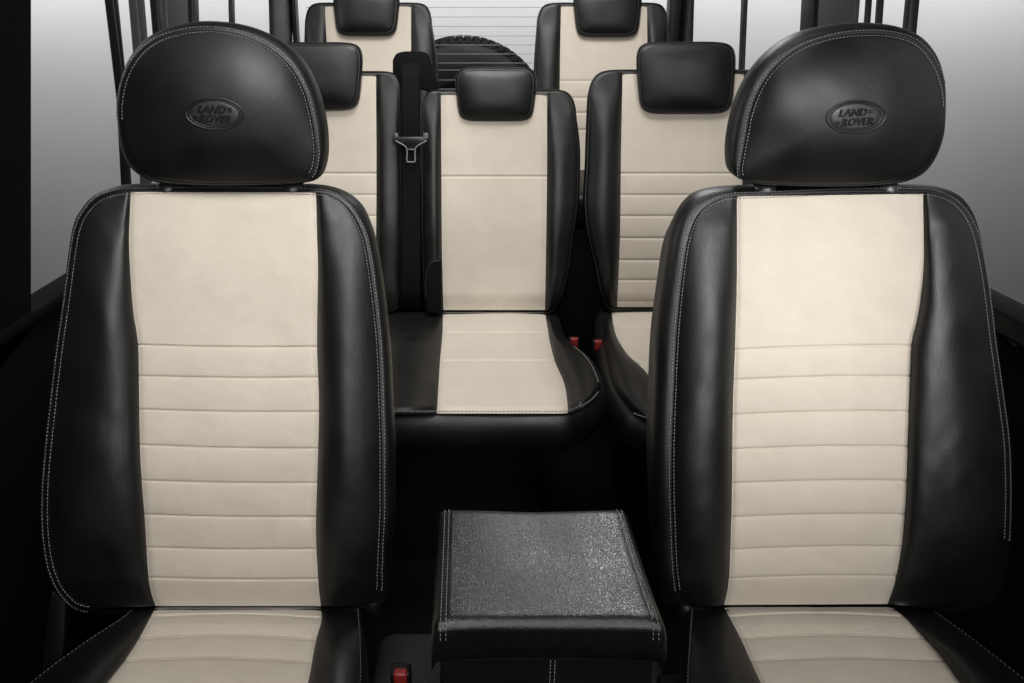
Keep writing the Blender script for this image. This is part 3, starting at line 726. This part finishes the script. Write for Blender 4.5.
tg = MB(); q = lambda x, y, o=.0415: B2.hit(x, y, o)
TG = mat('tongue_metal', (.11, .11, .11), .38, .5)
tg.prism([q(*p) for p in ((394, 137), (427, 137), (425.5, 140.5), (417, 146), (415, 149), (406, 149), (404, 146), (395.5, 140.5))], (0, .003, 0), .0006)
for x, o_ in ((395.5, 1), (425.5, -1)): tg.prism([q(x - 2.5, 133), q(x + 2.5, 133), q(x + 3, 139), q(x - 3, 139)], (0, .005, 0), .0008)
tg.build('tongue', mat('tongue_plastic', (.02, .02, .02), .35), belt)
fr = MB(); fr.tube([q(*p, .043) for p in spline([(395, 140.5), (404, 145.5), (406.8, 149), (407, 156), (407, 161.5), (411, 162), (415, 161.5), (415, 156), (415.2, 149), (418, 145.5), (427, 140.5)], 3)], .0022, 8)
fr.tube([q(406.8, 149.5, .043), q(415.2, 149.5, .043)], .0018, 8)
fr.build('tongue_blade', TG, belt)
def buckle(px, py, Y, tilt, label, s=1.0, grp=None):
    c = EYE + ray(px, py) * (Y / ray(px, py).y)
    t = thing('belt_buckle', (c.x, c.y, c.z), label, 'buckle', grp)
    wv_, hh = .011 * s, .05 * s
    MB().box((c.x - wv_ - .004, c.y - .009, c.z - hh), (c.x + wv_ + .004, c.y + .009, c.z + .006), .004).build('housing', PLASTIC, t)
    MB().box((c.x - wv_, c.y - .0105, c.z - .022 * s), (c.x + wv_, c.y + .0, c.z + .0075), .003).build('release_button', REDP, t)
    MB().box((c.x - .01, c.y + .002, c.z - .16), (c.x + .01, c.y + .006, c.z - hh)).build('stalk', WEB, t)
    return t
buckle(574, 339.5, 1.60, 0, 'red buckle beside the bench cushion, left one of the pair in the gap', .85, 'red belt buckles in the gap of the middle row')
buckle(598, 342, 1.58, 0, 'red buckle beside the single seat, right one of the pair in the gap', .85, 'red belt buckles in the gap of the middle row')
buckle(401, 672, .66, 0, 'bright red belt buckle at the bottom edge next to the left front cushion', .75)

# ------------------------------------------------------------------ armrest box
bx = thing('armrest_box', (.092, .68, .30), 'black grained armrest box with stitched padded lid between the front seats', 'armrest box')
x0, x1, y0, y1, zt = -.035, .219, .600, .79, .63
def lid(u, v):        # u across 0..1, v front..back 0..1
    return
mb = MB(); rows = []
prof = [(y1 + .004, zt - .05), (y1 + .006, zt - .025), (y1, zt - .006), (y1 - .008, zt)] + [(y1 - .008 - (y1 - .008 - (y0 + .014)) * k / 24, zt - .004 * math.sin(math.pi * k / 24)) for k in range(1, 25)] + \
       [(y0 + .014 - .014 * math.sin(a), zt - .013 * (1 - math.cos(a))) for a in (R(15), R(30), R(45), R(60), R(75), R(90))] + [(y0 - .002, zt - .022), (y0 - .003, zt - .035), (y0 - .001, zt - .045), (y0 + .006, zt - .052)]
for (y, z) in prof:
    row = []
    for k in range(61):
        u = k / 60; x = x0 + (x1 - x0) * u; e = min(u, 1 - u) * (x1 - x0); dz = 0
        if e < .013: dz = -.013 * (1 - math.sqrt(max(0, 1 - ((.013 - e) / .013) ** 2)))
        dz -= .0016 * math.exp(-((e - .0125) / .0014) ** 2)
        dz -= .003 * (math.sin(math.pi * u)) ** 2
        bow = .006 * math.sin(math.pi * u) * (1 - ss(y0, y0 + .09, y))
        row.append((x, y + bow, z + dz + nz((x * 14, y * 14, 3), 1, .0012)))
    row = [(x0 - .0005 * 0, row[0][1], zt - .052)] + row + [(x1, row[-1][1], zt - .052)]
    rows.append(row)
mb.grid(rows); lidm = mb
lid_o = mb.build('lid', GRAIN, bx)
tr = [mb.bvh()]; st = MB()
def drop(pts):
    P, Nn = [], []
    for (x, y) in pts:
        h = tr[0].ray_cast(Vector((x, y, 1)), Vector((0, 0, -1)))
        if h[0] is not None: P.append(h[0] + Vector((0, 0, .0003))); Nn.append(h[1] if h[1].z > 0 else -h[1])
    return P, Nn
for xe, sg in ((x0, 1), (x1, -1)):
    st = MB()
    for e in (.0095, .0155):
        xx = xe + e * sg; st.stitches(*drop([(xx, y1 - .003 - (y1 - y0) * k / 80) for k in range(81)]))
    st.build('stitching', THREAD, lid_o)
body = MB().box((x0 + .008, y0 + .012, .302), (x1 - .008, y1 - .004, zt - .053), .006); bo = body.build('body', LEATHER, bx)
sv = MB(); xs = (EYE + ray(554.5, 660) * (y0 / ray(554.5, 660).y)).x
for d in (-.0025, .0025):
    n_ = 30; sv.stitches([Vector((xs + d, y0 + .0115, zt - .056 - .2 * k / n_)) for k in range(n_)], [Vector((0, -1, 0))] * n_)
sv.build('stitching', THREAD, bo)
for o in bpy.data.objects:
    if '_o' in o.keys(): del o['_o']
